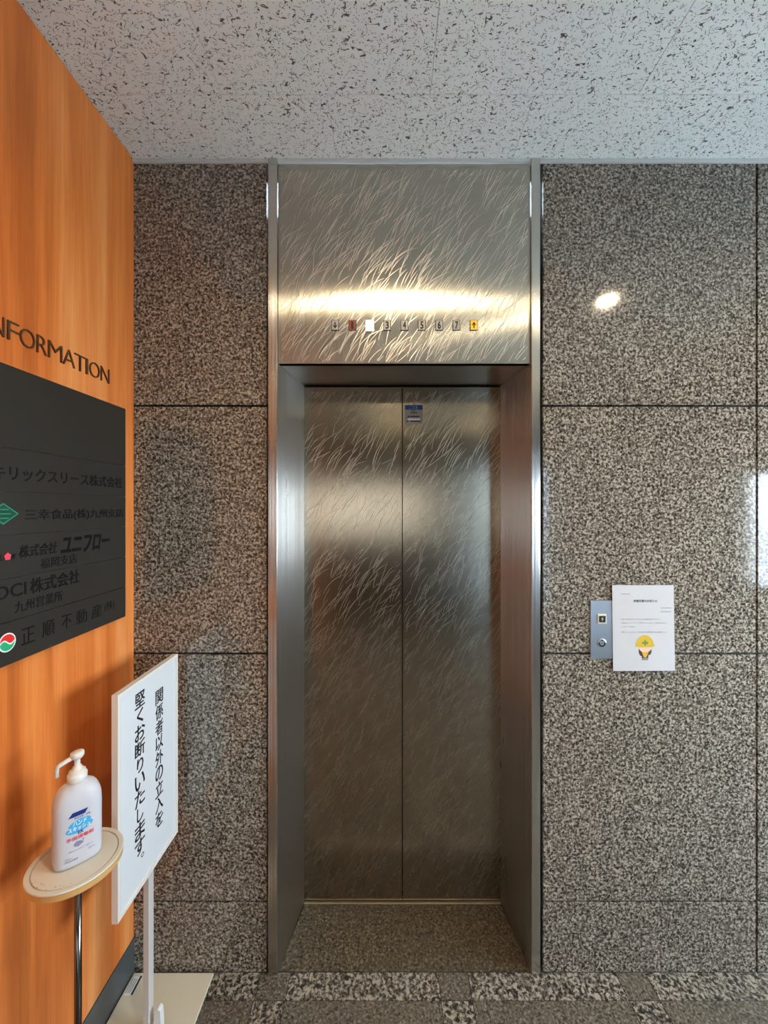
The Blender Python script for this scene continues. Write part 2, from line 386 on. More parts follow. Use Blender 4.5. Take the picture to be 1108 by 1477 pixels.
# planes: map (u, v, w) to the world; w is the height above the surface
def on_back(y0): return lambda u, v, w: (u, y0 - w, v)
def on_left(x0): return lambda u, v, w: (x0 + w, u, v)     # faces +x, u runs along +y

def text_bm(s, plane, u0, u1, v0, v1, depth=0.0006, bold=0.0, shear=0.0, keep=False, lift=0.0001, bm=None, align='L'):
    """lettering fitted to the rectangle u0..u1, v0..v1 of a plane, as solid mesh"""
    cu = bpy.data.curves.new('lettering', 'FONT'); cu.body = s; cu.size = 1.0; cu.extrude = 0.01; cu.offset = min(0.0, bold); cu.resolution_u = 3
    to = bpy.data.objects.new('lettering', cu); C.objects.link(to)
    dg = bpy.context.evaluated_depsgraph_get()
    me = bpy.data.meshes.new_from_object(to.evaluated_get(dg))
    bpy.data.objects.remove(to); bpy.data.curves.remove(cu)
    b2 = bmesh.new(); b2.from_mesh(me); bpy.data.meshes.remove(me)
    if not b2.verts: return bm or b2
    for v in b2.verts: v.co.x += shear * v.co.y
    xs = [v.co.x for v in b2.verts]; ys = [v.co.y for v in b2.verts]
    x0, x1, y0, y1 = min(xs), max(xs), min(ys), max(ys)
    sy = (v1 - v0) / max(1e-6, y1 - y0)
    sx = (u1 - u0) / max(1e-6, x1 - x0)
    if keep:
        k = min(sx, sy); du = ((u1 - u0) - k * (x1 - x0)) / 2; dv = ((v1 - v0) - k * (y1 - y0)) / 2; sx = sy = k
    else: du = dv = 0
    for v in b2.verts:
        top = v.co.z > 0
        v.co = Vector(plane(u0 + du + (v.co.x - x0) * sx, v0 + dv + (v.co.y - y0) * sy, lift + (depth if top else 0)))
    bmesh.ops.recalc_face_normals(b2, faces=b2.faces)
    if bold > 0:
        p0 = Vector(plane(0, 0, 0)); du_ = (Vector(plane(1, 0, 0)) - p0) * (bold * 0.6 * sx); dv_ = (Vector(plane(0, 1, 0)) - p0) * (bold * 0.6 * sy); dw_ = (Vector(plane(0, 0, 1)) - p0) * 0.00001
        me = bpy.data.meshes.new('t'); b2.to_mesh(me); b2.free(); b2 = bmesh.new()
        for q, (a, b_) in enumerate([(-1, -1), (1, -1), (1, 1), (-1, 1)]):
            n0 = len(b2.verts); b2.from_mesh(me); b2.verts.ensure_lookup_table()
            bmesh.ops.translate(b2, verts=b2.verts[n0:], vec=du_ * a + dv_ * b_ + dw_ * q)
        bpy.data.meshes.remove(me)
    if bm is None: return b2
    me = bpy.data.meshes.new('t'); b2.to_mesh(me); b2.free(); bm.from_mesh(me); bpy.data.meshes.remove(me)
    return bm
def poly_bm(pts, plane, w0=0.0001, w1=0.0004, bm=None):
    """flat polygon print with a hair of thickness"""
    bm = bm or bmesh.new()
    lo = [bm.verts.new(plane(u, v, w0)) for u, v in pts]; hi = [bm.verts.new(plane(u, v, w1)) for u, v in pts]
    fs = [bm.faces.new(lo[::-1]), bm.faces.new(hi)]
    n = len(pts)
    for i in range(n): fs.append(bm.faces.new((lo[i], lo[(i + 1) % n], hi[(i + 1) % n], hi[i])))
    bmesh.ops.recalc_face_normals(bm, faces=fs)
    return bm
def rect(u0, u1, v0, v1): return [(u0, v0), (u1, v0), (u1, v1), (u0, v1)]
def ell(cu, cv, ru, rv, n=36, a0=0.0, a1=2 * PI, rot=0.0):
    full = abs(a1 - a0 - 2 * PI) < 1e-6
    k = n if full else n + 1
    out = []
    for i in range(k):
        a = a0 + (a1 - a0) * i / n
        x, y = ru * math.cos(a), rv * math.sin(a)
        out.append((cu + x * math.cos(rot) - y * math.sin(rot), cv + x * math.sin(rot) + y * math.cos(rot)))
    return out

# ================================================================== STRUCTURE
# ---- wall with the lift: backing + granite slabs
bm = bmesh.new()
box(bm, XL - 0.15, -0.4235, 0.012, 0.12, 0, ZC + 0.05)
box(bm, 0.5365, XR + 0.1, 0.012, 0.12, 0, ZC + 0.05)
wall_front = tag(obj('wall_front', bm, 'joint'), kind='structure')
J = 0.0035
rows = [(0.0, 0.243), (0.243, 1.102), (1.102, 1.960), (1.960, ZC - 0.006)]
cols = [(XL, -0.4215, 0, 0), (0.5375, 1.277, 0, 1), (1.277, 2.02, 1, 1), (2.02, XR, 1, 0)]
for (x0, x1, jl, jr) in cols:
    for i, (z0, z1) in enumerate(rows):
        zz0 = z0 + (J if i else 0); zz1 = z1 - (J if i < 3 else 0)
        obj('granite_slab', B(x0 + J * jl, x1 - J * jr, 0.0, 0.02, zz0, zz1, bev=0.0008), 'granite_wall', wall_front)

# ---- left wall, wood veneer
YW = -2.35                    # the wood wall ends here, the lobby widens behind it
XA0 = -2.6
wall_left = tag(obj('wall_left', B(XL - 0.15, XL, YW, 0.0, 0.122, ZC + 0.05), 'wood'), kind='structure')
tag(obj('baseboard_left', B(XL - 0.15, XL + 0.003, YW, -0.0005, 0.0, 0.121), 'base_grey'), kind='structure')

bm = bmesh.new()
box(bm, XA0 - 0.1, XA0, YB, YW + 0.1, 0, ZC); box(bm, XA0, XL - 0.151, YW, YW + 0.1, 0, ZC)
tag(obj('wall_left_rear', bm, 'plaster'), kind='structure')
# ---- right wall with its window (outside the frame; seen mirrored in the polished stone)
y0, y1, z0, z1 = WR
bm = bmesh.new()
box(bm, XR, XR + 0.12, YB, y0, 0, ZC); box(bm, XR, XR + 0.12, y1, 0.1, 0, ZC)
box(bm, XR, XR + 0.12, y0, y1, 0, z0); box(bm, XR, XR + 0.12, y0, y1, z1, ZC)
tag(obj('wall_right', bm, 'plaster'), kind='structure')
def window(name, axis, c, a0, a1, z0, z1, mull, pane='glass'):
    bm = bmesh.new(); f = 0.03
    def bx(p0, p1, q0, q1, t0, t1):
        if axis == 'x': box(bm, c + t0, c + t1, p0, p1, q0, q1)
        else: box(bm, p0, p1, c + t0, c + t1, q0, q1)
    bx(a0, a1, z0, z0 + f, 0, .05); bx(a0, a1, z1 - f, z1, 0, .05)
    bx(a0, a0 + f, z0 + f, z1 - f, 0, .05); bx(a1 - f, a1, z0 + f, z1 - f, 0, .05)
    for mm in mull: bx(mm - .015, mm + .015, z0 + f, z1 - f, 0, .05)
    o = tag(obj(name, bm, 'steel_frame'), kind='structure')
    bm = bmesh.new(); bx(a0 + f, a1 - f, z0 + f, z1 - f, .02, .026)
    obj('pane', bm, pane, o)
window('window_1', 'x', XR + 0.03, WR[0], WR[1], WR[2], WR[3], [])
# ---- wall behind the camera
x0, x1, z0, z1 = WB
bm = bmesh.new()
box(bm, XA0 - 0.1, x0, YB - 0.12, YB, 0, ZC); box(bm, x1, WD[0], YB - 0.12, YB, 0, ZC); box(bm, WD[1], XR + 0.12, YB - 0.12, YB, 0, ZC); box(bm, WD[0], WD[1], YB - 0.12, YB, WD[3], ZC)
box(bm, x0, x1, YB - 0.12, YB, 0, z0); box(bm, x0, x1, YB - 0.12, YB, z1, ZC)
tag(obj('wall_back', bm, 'dark_brown'), kind='structure')
window('window_2', 'y', YB - 0.09, WB[0], WB[1], WB[2], WB[3], [], 'glass_dark')
window('added_opening', 'y', YB - 0.09, WD[0], WD[1], WD[2], WD[3], [2.26], 'glass_mid')  # unseen opening, added so its daylight fills the ceiling
bm = bmesh.new()
for k in range(9): box(bm, WB[1] + 0.1, WD[0] - 0.06, YB, YB + 0.02, 0.9 + k * 0.15, 0.9 + k * 0.15 + 0.09)
tag(obj('trim_2', bm, 'tan_slat'), kind='structure')

# ---- ceiling
ceiling = tag(obj('ceiling', box(B(XL - 0.15, XR + 0.12, YB, 0.12, ZC + 0.013, ZC + 0.09), XA0 - 0.1, XL - 0.15, YB, YW + 0.1, ZC + 0.013, ZC + 0.09), 'ink_soft'), kind='structure')
def cpanel(x0, x1, y0, y1):
    g = 0.0006
    x0 = max(x0, XL); x1 = min(x1, XR)
    if x1 - x0 < 0.01: return
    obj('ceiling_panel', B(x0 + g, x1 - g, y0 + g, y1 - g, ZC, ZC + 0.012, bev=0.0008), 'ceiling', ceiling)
yy = 0.0; r = 0
for dep in (0.225, 0.303, 0.303):
    off = -0.784 if r % 2 == 0 else -0.484
    for k in range(-1, 7): cpanel(off + 0.606 * k, off + 0.606 * (k + 1), yy - dep, yy)
    yy -= dep; r += 1
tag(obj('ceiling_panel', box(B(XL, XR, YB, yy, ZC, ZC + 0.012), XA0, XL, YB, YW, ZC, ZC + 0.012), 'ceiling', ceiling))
bm = bmesh.new()
box(bm, XL, -0.413, -0.009, 0.0, ZC - 0.013, ZC - 0.0005, bev=0.0008)
box(bm, -0.381, 0.492, -0.009, 0.0, ZC - 0.013, ZC - 0.0005, bev=0.0008)
box(bm, 0.524, XR, -0.009, 0.0, ZC - 0.013, ZC - 0.0005, bev=0.0008)
tag(obj('trim_1', bm, 'white_trim'), kind='structure')

# ---- floor
floor = tag(obj('floor', box(B(XL - 0.15, XR + 0.12, YB, 0.40, -0.08, -0.002), XA0 - 0.1, XL - 0.15, YB, YW + 0.1, -0.08, -0.002), 'grout'), kind='structure')
g = 0.0011
def ftile(x0, x1, y0, y1, mat):
    x0 = max(x0, XL); x1 = min(x1, XR)
    if x1 - x0 < 0.01: return
    obj('floor_tile', B(x0 + g, x1 - g, y0 + g, y1 - g, -0.012, 0.0, bev=0.0006), mat, floor)
P0, NW, PER = 0.173, 0.102, 0.612
yb = [(0.0, -0.082, 'strip'), (-0.082, -0.592, 'field'), (-0.592, -0.694, 'strip'), (-0.694, -1.204, 'field')]
for (ya, yc, kind) in yb:
    for k in range(-2, 5):
        xa = P0 + PER * k
        ftile(xa, xa + NW, yc, ya, 'granite_smooth' if kind == 'strip' else 'granite_coarse')
        ftile(xa + NW, xa + PER, yc, ya, 'granite_coarse' if kind == 'strip' else 'granite_smooth')
obj('floor_tile', box(B(XL, XR, YB, -1.206, -0.012, 0.0), XA0, XL, YB, YW, -0.012, 0.0), 'granite_smooth', floor)
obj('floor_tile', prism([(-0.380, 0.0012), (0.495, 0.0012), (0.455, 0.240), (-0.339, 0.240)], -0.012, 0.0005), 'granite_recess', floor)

# ---- outdoors beyond the windows
tag(obj('ground', B(-30, 30, -40, 40, -0.30, -0.20), 'asphalt'), kind='structure')

# ================================================================== LIFT
XA, XB = -0.384, 0.499        # front opening
DA, DB = -0.342, 0.458        # door opening
YD = 0.252                    # door plane
ZH = 2.105                    # opening height
FP = -0.012                   # frame face, proud of the stone
lift = tag(empty('elevator_entrance', ((DA + DB) / 2, 0.1, 0)), 'brushed stainless steel lift surround with patterned header panel between granite walls', 'elevator')
obj('side_frame', B(-0.4125, -0.3815, FP, 0.10, 0, ZC - 0.0005, bev=0.0012), 'steel_frame', lift)
obj('side_frame', B(0.4925, 0.5225, FP, 0.10, 0, ZC - 0.0005, bev=0.0012), 'steel_frame', lift)
obj('jamb', prism([(-0.3812, -0.009), (DA, YD - 0.002), (-0.3812, YD - 0.002)], 0.0, ZH - 0.001), 'steel_jamb', lift)
obj('jamb', prism([(0.4922, -0.009), (DB, YD - 0.002), (0.4922, YD - 0.002)], 0.0, ZH - 0.001), 'steel_jamb', lift)
header = obj('header_panel', B(-0.3805, 0.4915, -0.002, 0.02, ZH, ZC - 0.015, bev=0.001), 'steel_header', lift)
obj('soffit', B(-0.3805, 0.4915, 0.0205, YD + 0.05, ZH, ZH + 0.02), 'steel_soffit', lift)
obj('door_sill', B(DA + 0.001, DB - 0.001, 0.2415, YD + 0.06, -0.01, 0.003, bev=0.0008), 'sill', lift)
bm = bmesh.new()
box(bm, -0.60, 0.70, YD + 0.035, YD + 0.08, -0.05, ZC)
tag(obj('shaft_backing', bm, 'shadow_gap'), kind='structure')  # unseen shaft backing behind the doors, its darkness put into a black colour

# engraved grass-like strokes: short arcs standing a hair proud of the sheet
def strokes(x0, x1, z0, z1, y, n, seed, fade=None):
    rnd = random.Random(seed); bm = bmesh.new()
    for _ in range(n):
        cx = rnd.uniform(x0 - 0.03, x1 + 0.0); cz = rnd.uniform(z0 - 0.05, z1)
        L = rnd.choice([rnd.uniform(0.05, 0.09), rnd.uniform(0.08, 0.14)])
        th = math.radians(rnd.gauss(68, 8)); kk = math.radians(rnd.gauss(-27, 10)) / 0.10
        if rnd.random() < 0.12: th = math.radians(rnd.gauss(40, 8)); kk = math.radians(rnd.gauss(15, 10)) / 0.1
        N = 7; px, pz = cx, cz; last = None
        wmax = rnd.uniform(0.0012, 0.0018)
        for i in range(N + 1):
            t = i / N
            wdt = wmax * (0.55 + 0.45 * math.sin(PI * t))
            if i == N: wdt *= 0.45
            nx, nz = -math.sin(th), math.cos(th)
            inside = x0 < px - 0.001 and px + 0.001 < x1 and z0 < pz - 0.001 and pz + 0.001 < z1
            if inside:
                a = bm.verts.new((px - nx * wdt / 2, y, pz - nz * wdt / 2)); c = bm.verts.new((px + nx * wdt / 2, y, pz + nz * wdt / 2))
                if last: bm.faces.new((last[0], a, c, last[1]))
                last = (a, c)
            else: last = None
            ds = L / N
            px += math.cos(th) * ds; pz += math.sin(th) * ds; th += kk * ds
    bmesh.ops.delete(bm, geom=[v for v in bm.verts if not v.link_faces], context='VERTS')
    for f in bm.faces:
        f.normal_update()
        if f.normal.y > 0: f.normal_flip()
    return bm
tag(obj('etched_pattern', strokes(-0.374, 0.485, ZH + 0.003, ZC - 0.03, -0.0023, 880, 3), 'etch', header), kind='stuff')

# floor indicator tiles
pl = on_back(-0.002)
zc_ = 2.2370
items = [('↓', 'lamp_off', 'black'), ('1', 'lamp_red', 'black'), ('2', 'lamp_lit', 'digit_pale'), ('3', 'lamp_off', 'black'), ('4', 'lamp_off', 'black'),
         ('5', 'lamp_off', 'black'), ('6', 'lamp_off', 'black'), ('7', 'lamp_off', 'black'), ('↑', 'lamp_up', 'black')]
def arrow(u, v, s, d, plane, w1):
    bm = poly_bm(rect(u - 0.10 * s, u + 0.10 * s, v - 0.5 * s, v + 0.5 * s), plane, 0.0001, w1)
    k = d * 0.5 * s
    pts = [(u - 0.34 * s, v + k * 0.15), (u, v + k * 1.08), (u + 0.34 * s, v + k * 0.15), (u + 0.34 * s, v - k * 0.25), (u, v + k * 0.55), (u - 0.34 * s, v - k * 0.25)]
    poly_bm(pts[:], plane, 0.0001, w1 + 0.0001, bm)
    return bm
labs = {'↓': 'silver tile with down arrow', '1': 'unlit red tile with numeral 1', '2': 'lit white tile with numeral 2', '↑': 'amber tile with up arrow'}
for i, (ch, mt, dm) in enumerate(items):
    cx = -0.1832 + i * 0.0599
    hw, hh = 0.0135, 0.0182
    t = obj('floor_indicator', B(cx - hw, cx + hw, -0.0045, -0.0021, zc_ - hh, zc_ + hh, bev=0.0008), 'bezel' if mt != 'lamp_lit' else 'lamp_lit', header)
    if ch in labs: t['label'] = labs[ch]
    obj('indicator_face', B(cx - hw + 0.0022, cx + hw - 0.0022, -0.0052, -0.0046, zc_ - hh + 0.0026, zc_ + hh - 0.0022), mt, t)
    p2 = on_back(-0.0052)
    if ch in '↓↑': obj('arrow', arrow(cx, zc_, 0.021, 1 if ch == '↑' else -1, p2, 0.0005), dm, t)
    else: obj('digit', text_bm(ch, p2, cx - (0.0048 if ch != '1' else 0.0030), cx + (0.0048 if ch != '1' else 0.0018), zc_ - 0.012, zc_ + 0.012, 0.0004, bold=0.05), dm, t)

# doors
xm = 0.0580
def door(x0, x1, seed, label, side):
    d = tag(empty('elevator_door', ((x0 + x1) / 2, YD + 0.012, 0.006)), label, 'elevator door')
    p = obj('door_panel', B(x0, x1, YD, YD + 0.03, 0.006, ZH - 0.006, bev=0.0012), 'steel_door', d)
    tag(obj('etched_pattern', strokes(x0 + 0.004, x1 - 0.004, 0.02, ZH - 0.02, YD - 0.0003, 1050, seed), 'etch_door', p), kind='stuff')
    return d
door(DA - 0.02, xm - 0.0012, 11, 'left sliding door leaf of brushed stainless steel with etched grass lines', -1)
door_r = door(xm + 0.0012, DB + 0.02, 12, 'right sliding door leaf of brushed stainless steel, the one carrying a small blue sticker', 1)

# small sticker on the right door leaf
S = 353.75; fx = lambda x: (x - 560) / S; fz = lambda y: 1.608 - (y - 732) / S
st = tag(empty('sticker', (fx(597), YD - 0.0005, fz(611))), 'small blue and grey sticker near the top of the right lift door', 'sticker')
p1 = on_back(YD - 0.0005)
obj('sheet', poly_bm(rect(fx(584), fx(610), fz(611.5), fz(584)), p1, 0.0, 0.0005), 'sticker_body', st)
p1 = on_back(YD - 0.0010)
obj('blue_band', poly_bm(rect(fx(584.5), fx(609.7), fz(591), fz(584.4)), p1, 0.0, 0.0002), 'navy', st)
bm = text_bm('ご注意', p1, fx(590), fx(603), fz(590.2), fz(585.4), 0.0002, lift=0.0003)
obj('lettering', bm, 'cyan', st)
bm = bmesh.new()
for (a, b_, c_, d_) in [(593, 599, 593.2, 592.2), (592, 602, 596, 594.8), (592, 605, 601.6, 600), (592, 607, 608.6, 607)]:
    poly_bm(rect(fx(a), fx(b_), fz(c_), fz(d_)), p1, 0.0, 0.0002, bm)
for (a, c_) in [(589.5, 601), (588, 607.6)]:
    poly_bm([(fx(a - 2), fz(c_ + 1.2)), (fx(a), fz(c_ + 1.2)), (fx(a + 2.4), fz(c_ - 1.2)), (fx(a), fz(c_ - 1.2))], p1, 0, 0.0002, bm)
obj('small_print', bm, 'black', st)
obj('white_print_line', poly_bm(rect(fx(588), fx(606), fz(606), fz(603.6)), p1, 0, 0.0002), 'white_print', st)

# ================================================================== CALL PLATE
cp = tag(empty('call_button_panel', (0.735, 0, 1.085)), 'satin steel lift call plate with square button, left of the paper notice', 'button panel')
plate = obj('plate', B(0.6985, 0.7755, -0.004, 0.0, 1.085, 1.287, bev=0.0012, segs=2), 'steel_plate', cp)
bz = 1.224
cx = 0.737
bt = obj('button', B(cx - 0.0155, cx + 0.0155, -0.0085, -0.0042, bz - 0.0165, bz + 0.0165, bev=0.002, segs=2), 'button_ivory', cp)
bf = obj('button_face', B(cx - 0.0112, cx + 0.0112, -0.0095, -0.0087, bz - 0.0112, bz + 0.0112, bev=0.0003), 'black', bt)
obj('up_arrow', arrow(cx, bz, 0.0115, 1, on_back(-0.0095), 0.0004), 'lamp_off', bt)
bm = bmesh.new(); lathe(bm, [(0.0, 0), (0.0155, 0), (0.0155, 0.002), (0.0135, 0.003), (0.0, 0.003)])
bmesh.ops.rotate(bm, verts=bm.verts, matrix=Matrix.Rotation(PI / 2, 3, 'X')); bmesh.ops.translate(bm, verts=bm.verts, vec=(cx, -0.0042, 1.140))
ks = obj('key_switch', bm, 'steel_plate', cp, smooth=False)
pk = on_back(-0.0072)
bm = bmesh.new()
# dark horseshoe with a wedge at twelve o'clock
ro, ri = 0.0122, 0.0068
pts = [(cx + ro * math.cos(a), 1.140 + ro * math.sin(a)) for a in [PI * (-1.12 + 1.24 * i / 16) for i in range(17)]] + \
      [(cx + ri * math.cos(a), 1.140 + ri * math.sin(a)) for a in [PI * (0.12 - 1.24 * i / 16) for i in range(17)]]
poly_bm(pts, pk, 0, 0.0003, bm)
poly_bm([(cx - 0.006, 1.1525), (cx, 1.1475), (cx + 0.006, 1.1525)], pk, 0, 0.0003, bm)
poly_bm([(cx - 0.003, 1.137), (cx - 0.002, 1.136), (cx + 0.003, 1.143), (cx + 0.002, 1.144)], pk, 0, 0.0003, bm)
obj('key_ring_mark', bm, 'black', ks)

# ================================================================== PAPER NOTICE
S = 418.5; nx_ = lambda x: (x - 560) / S; nz_ = lambda y: 1.608 - (y - 732) / S
YN = -0.0055
nt_ = tag(empty('paper_notice', (nx_(929), YN, nz_(968))), 'white notice sheet in clear sleeve with yellow helmet figure, beside the call plate', 'notice')
pn = on_back(YN)
obj('sheet', poly_bm([(nx_(884.6), nz_(968)), (nx_(974), nz_(967.5)), (nx_(972), nz_(844)), (nx_(883.2), nz_(844))], pn, 0.0, 0.0005), 'paper', nt_)
obj('clear_sleeve', poly_bm([(nx_(881.5), nz_(970)), (nx_(976), nz_(969.5)), (nx_(974), nz_(841)), (nx_(880.5), nz_(841))], pn, 0.0022, 0.0024), 'sleeve', nt_)
pn = on_back(YN - 0.0005)
cz = lambda y: nz_(820 + y / 6.518); cxx = lambda x: nx_(830 + x / 6.518)
obj('heading', text_bm('停電作業のお知らせ', pn, cxx(548), cxx(770), cz(318), cz(293), 0.0002, bold=0.015), 'black', nt_)
for a, b_, y in [(430, 512, 240), (803, 905, 371), (803, 900, 406)]:
    obj('date_line', poly_bm(rect(cxx(a), cxx(b_), cz(y + 3), cz(y - 3)), pn, 0, 0.0002), 'ink_faint', nt_)
bm = bmesh.new()
for s_, a, b_, y in [('日頃よりお世話になっております。停電作業を行いますので', 432, 795, 477), ('作業中はエレベーターが停止いたします。ご迷惑をおかけ', 432, 855, 512), ('しますがご協力', 432, 560, 547), ('お願いいたします。ご不明な点は管理会社までご連絡下さい。', 432, 860, 598)]:
    text_bm(s_, pn, cxx(a), cxx(b_), cz(y + 6), cz(y - 6), 0.0002, bm=bm)
obj('body_text', bm, 'ink_faint', nt_)
bm = bmesh.new()
t = 1.5
for (a, b_, c_, d_) in [(497, 820, 266, 263), (497, 820, 340, 337), (497, 500, 340, 263), (817, 820, 340, 263)]:
    poly_bm(rect(cxx(a), cxx(b_), cz(c_), cz(d_)), pn, 0, 0.0002, bm)
obj('heading_box', bm, 'paper', nt_)
# worker cartoon: helmet, hair, face, body
kx, ky = cxx, cz
fu = 1 / 6.518 / S
obj('cartoon_hair', poly_bm(ell(kx(612), ky(790), 14 * fu, 34 * fu, rot=0.25), pn, 0, 0.0002), 'hair', nt_)
obj('cartoon_hair', poly_bm(ell(kx(702), ky(785), 14 * fu, 30 * fu, rot=-0.25), pn, 0, 0.0002), 'hair', nt_)
obj('cartoon_body', poly_bm([(kx(628), ky(860)), (kx(684), ky(860)), (kx(690), ky(790)), (kx(622), ky(790))], pn, 0.0001, 0.0003), 'hair', nt_)
obj('cartoon_vest', poly_bm([(kx(645), ky(835)), (kx(668), ky(835)), (kx(690), ky(785)), (kx(625), ky(785))], pn, 0.0003, 0.0004), 'yellow', nt_)
obj('cartoon_boots', poly_bm(rect(kx(630), kx(684), ky(862), ky(840)), pn, 0.0003, 0.0005), 'ink_soft', nt_)
obj('cartoon_face', poly_bm(ell(kx(657), ky(752), 55 * fu, 36 * fu), pn, 0.0003, 0.0005), 'skin', nt_)
bm = poly_bm(ell(kx(655), ky(735), 86 * fu, 108 * fu, a0=0, a1=PI, n=24), pn, 0.0005, 0.0007)
poly_bm(ell(kx(655), ky(722), 92 * fu, 20 * fu), pn, 0.0005, 0.0008, bm)
obj('cartoon_helmet', bm, 'yellow', nt_)
bm = poly_bm(rect(kx(648), kx(664), ky(724), ky(672)), pn, 0.0008, 0.0010)
poly_bm(rect(kx(628), kx(684), ky(707), ky(690)), pn, 0.0008, 0.0011, bm)
obj('cartoon_cross', bm, 'cross_green', nt_)

# ================================================================== LETTERS ON THE WOOD WALL
F = 590.0
Yof = lambda x, X: abs(X) * F / (560 - x) - 1.416
il = tag(empty('wall_lettering', (XL, -0.30, 1.997)), 'raised thin bronze letters reading INFORMATION on the orange wood wall', 'sign lettering')
for ch, a, b_ in [('I', -0.5295, -0.5235), ('N', -0.5130, -0.4800)] + [(c_, Yof(p, XL), Yof(q, XL)) for c_, p, q in
        [('F', 9.5, 25.8), ('O', 27.4, 49.2), ('R', 52, 66.5), ('M', 68.5, 88.4), ('A', 89.6, 107), ('T', 106.6, 122), ('I', 122.9, 125.6), ('O', 128, 142.6), ('N', 144.6, 156.6)]]:
    bm = text_bm(ch, on_left(XL), a, b_, 1.997, 2.042, 0.004, bold=-0.018 if ch != 'I' else 0, lift=0.0001)
    obj('letter', bm, 'letter_metal', il)

# ================================================================== DIRECTORY BOARD
XP = XL + 0.009
board = tag(empty('directory_board', (XL, -0.30, 1.246)), 'dark metal company directory board mounted on the orange wood wall', 'directory board')
obj('backing', B(XL, XP - 0.004, -0.62, -0.059, 1.249, 1.932), 'bezel', board)
plates = []
zs = [(1.745, 1.936), (1.6445, 1.745), (1.5450, 1.6445), (1.4445, 1.5450), (1.3450, 1.4445), (1.2460, 1.3450)]
YR = -0.0575
for (a, b_) in zs:
    p = obj('nameplate', B(XP - 0.004, XP, -0.64, YR, a + 0.0005, b_ - 0.0005, bev=0.0006), 'dark_plate', board)
    plates.append(p)
pb = on_left(XP)
Y = lambda x: Yof(x, XP)
def letters(s, a, b_, z0, z1, plate, mat='black_letter', bold=0.012, **k):
    return obj('lettering', text_bm(s, pb, a, b_, z0, z1, 0.0006, bold=bold, **k), mat, plate)
letters('キリックスリース株式会社', Y(11) - 0.0366, Y(176), 1.6715, 1.7045, plates[1], bold=0.02)
letters('三幸食品(株)九州支店', Y(36.2), Y(177.5), 1.5735, 1.6040, plates[2])
# green diamond emblem
cu_, cv_ = Y(4.5), 1.5935
obj('emblem', poly_bm([(cu_ - 0.039, cv_), (cu_, cv_ - 0.0245), (cu_ + 0.039, cv_), (cu_, cv_ + 0.0245)], pb, 0, 0.0005), 'green_print', plates[2])
obj('emblem_inset', poly_bm([(cu_ - 0.034, cv_), (cu_, cv_ - 0.0212), (cu_ + 0.034, cv_), (cu_, cv_ + 0.0212)], pb, 0.0006, 0.0008), 'green_dark', plates[2])
bm = bmesh.new()
for k_, hw in ((-0.010, 0.014), (0.0, 0.020), (0.010, 0.014)):
    poly_bm(rect(cu_ - hw, cu_ + hw * 0.9, cv_ + k_ - 0.0012, cv_ + k_ + 0.0012), pb, 0.0008, 0.0010, bm)
obj('emblem_bars', bm, 'green_print', plates[2])
letters('株式会社', Y(27.5), Y(82), 1.4885, 1.5180, plates[3], shear=0.2, bold=0.02)
letters('ユニフロー', Y(88), Y(157.5), 1.4830, 1.5270, plates[3], shear=0.28, bold=0.05)
letters('福岡支店', Y(58.5), Y(111), 1.4535, 1.4800, plates[3], bold=0.0)
letters('UNIFL', Y(10) - 0.075, Y(10) - 0.009, 1.4885, 1.5010, plates[3], shear=0.15, bold=0.03)
letters('W', Y(16), Y(22.5), 1.4885, 1.5000, plates[3], shear=0.15, bold=0.03)
bm = bmesh.new()
uc, vc = Y(11), 1.4955
for k_ in range(5):
    a = PI / 2 + k_ * 2 * PI / 5
    poly_bm(ell(uc + 0.0045 * math.cos(a), vc + 0.0045 * math.sin(a), 0.0042, 0.0042, n=12), pb, 0, 0.0005 + 0.00003 * k_, bm)
obj('flower_emblem', bm, 'pink', plates[3])
letters('OCI', Y(14.5) - 0.040, Y(38), 1.4000, 1.4300, plates[4], bold=0.01)
letters('株式会社', Y(43.6), Y(114.6), 1.3970, 1.4340, plates[4], bold=0.02)
letters('九州営業所', Y(21.2), Y(90), 1.3600, 1.3870, plates[4], bold=0.0)
for ch, xa, xb in [('正', 31, 50), ('順', 61, 79), ('不', 89, 103), ('動', 110, 125.5), ('産', 132, 147)]:
    letters(ch, Y(xa), Y(xb), 1.2790, 1.3180, plates[5], bold=0.0)
letters('(株)', Y(151), Y(165), 1.2850, 1.3160, plates[5], bold=-0.005)
cu_, cv_, rr = Y(10) + 0.0005, 1.2990, 0.0215
obj('emblem', poly_bm(ell(cu_, cv_, rr, rr), pb, 0, 0.0005), 'white_print', plates[5])
def yin(up):
    r = rr * 0.86; s = 1 if up else -1
    pts = [(cu_ + r * math.cos(a), cv_ + s * r * math.sin(a)) for a in [0.12 + (PI - 0.12) * i / 20 for i in range(21)]]
    # wave border
    W = [(-1.0 + 0.06, 0.0)] if False else []
    for i in range(13):
        t = i / 12; x = -0.96 + 1.9 * t
        pts.append((cu_ + r * x, cv_ + s * r * (0.10 + (-0.28 if up else -0.28) * math.sin(PI * 2 * (t if up else t)) * -s * 1.0)))
    return pts
obj('emblem_red', poly_bm(yin(True), pb, 0.0006, 0.0008), 'logo_red', plates[5])
obj('emblem_green', poly_bm(yin(False), pb, 0.0006, 0.0008), 'logo_green', plates[5])

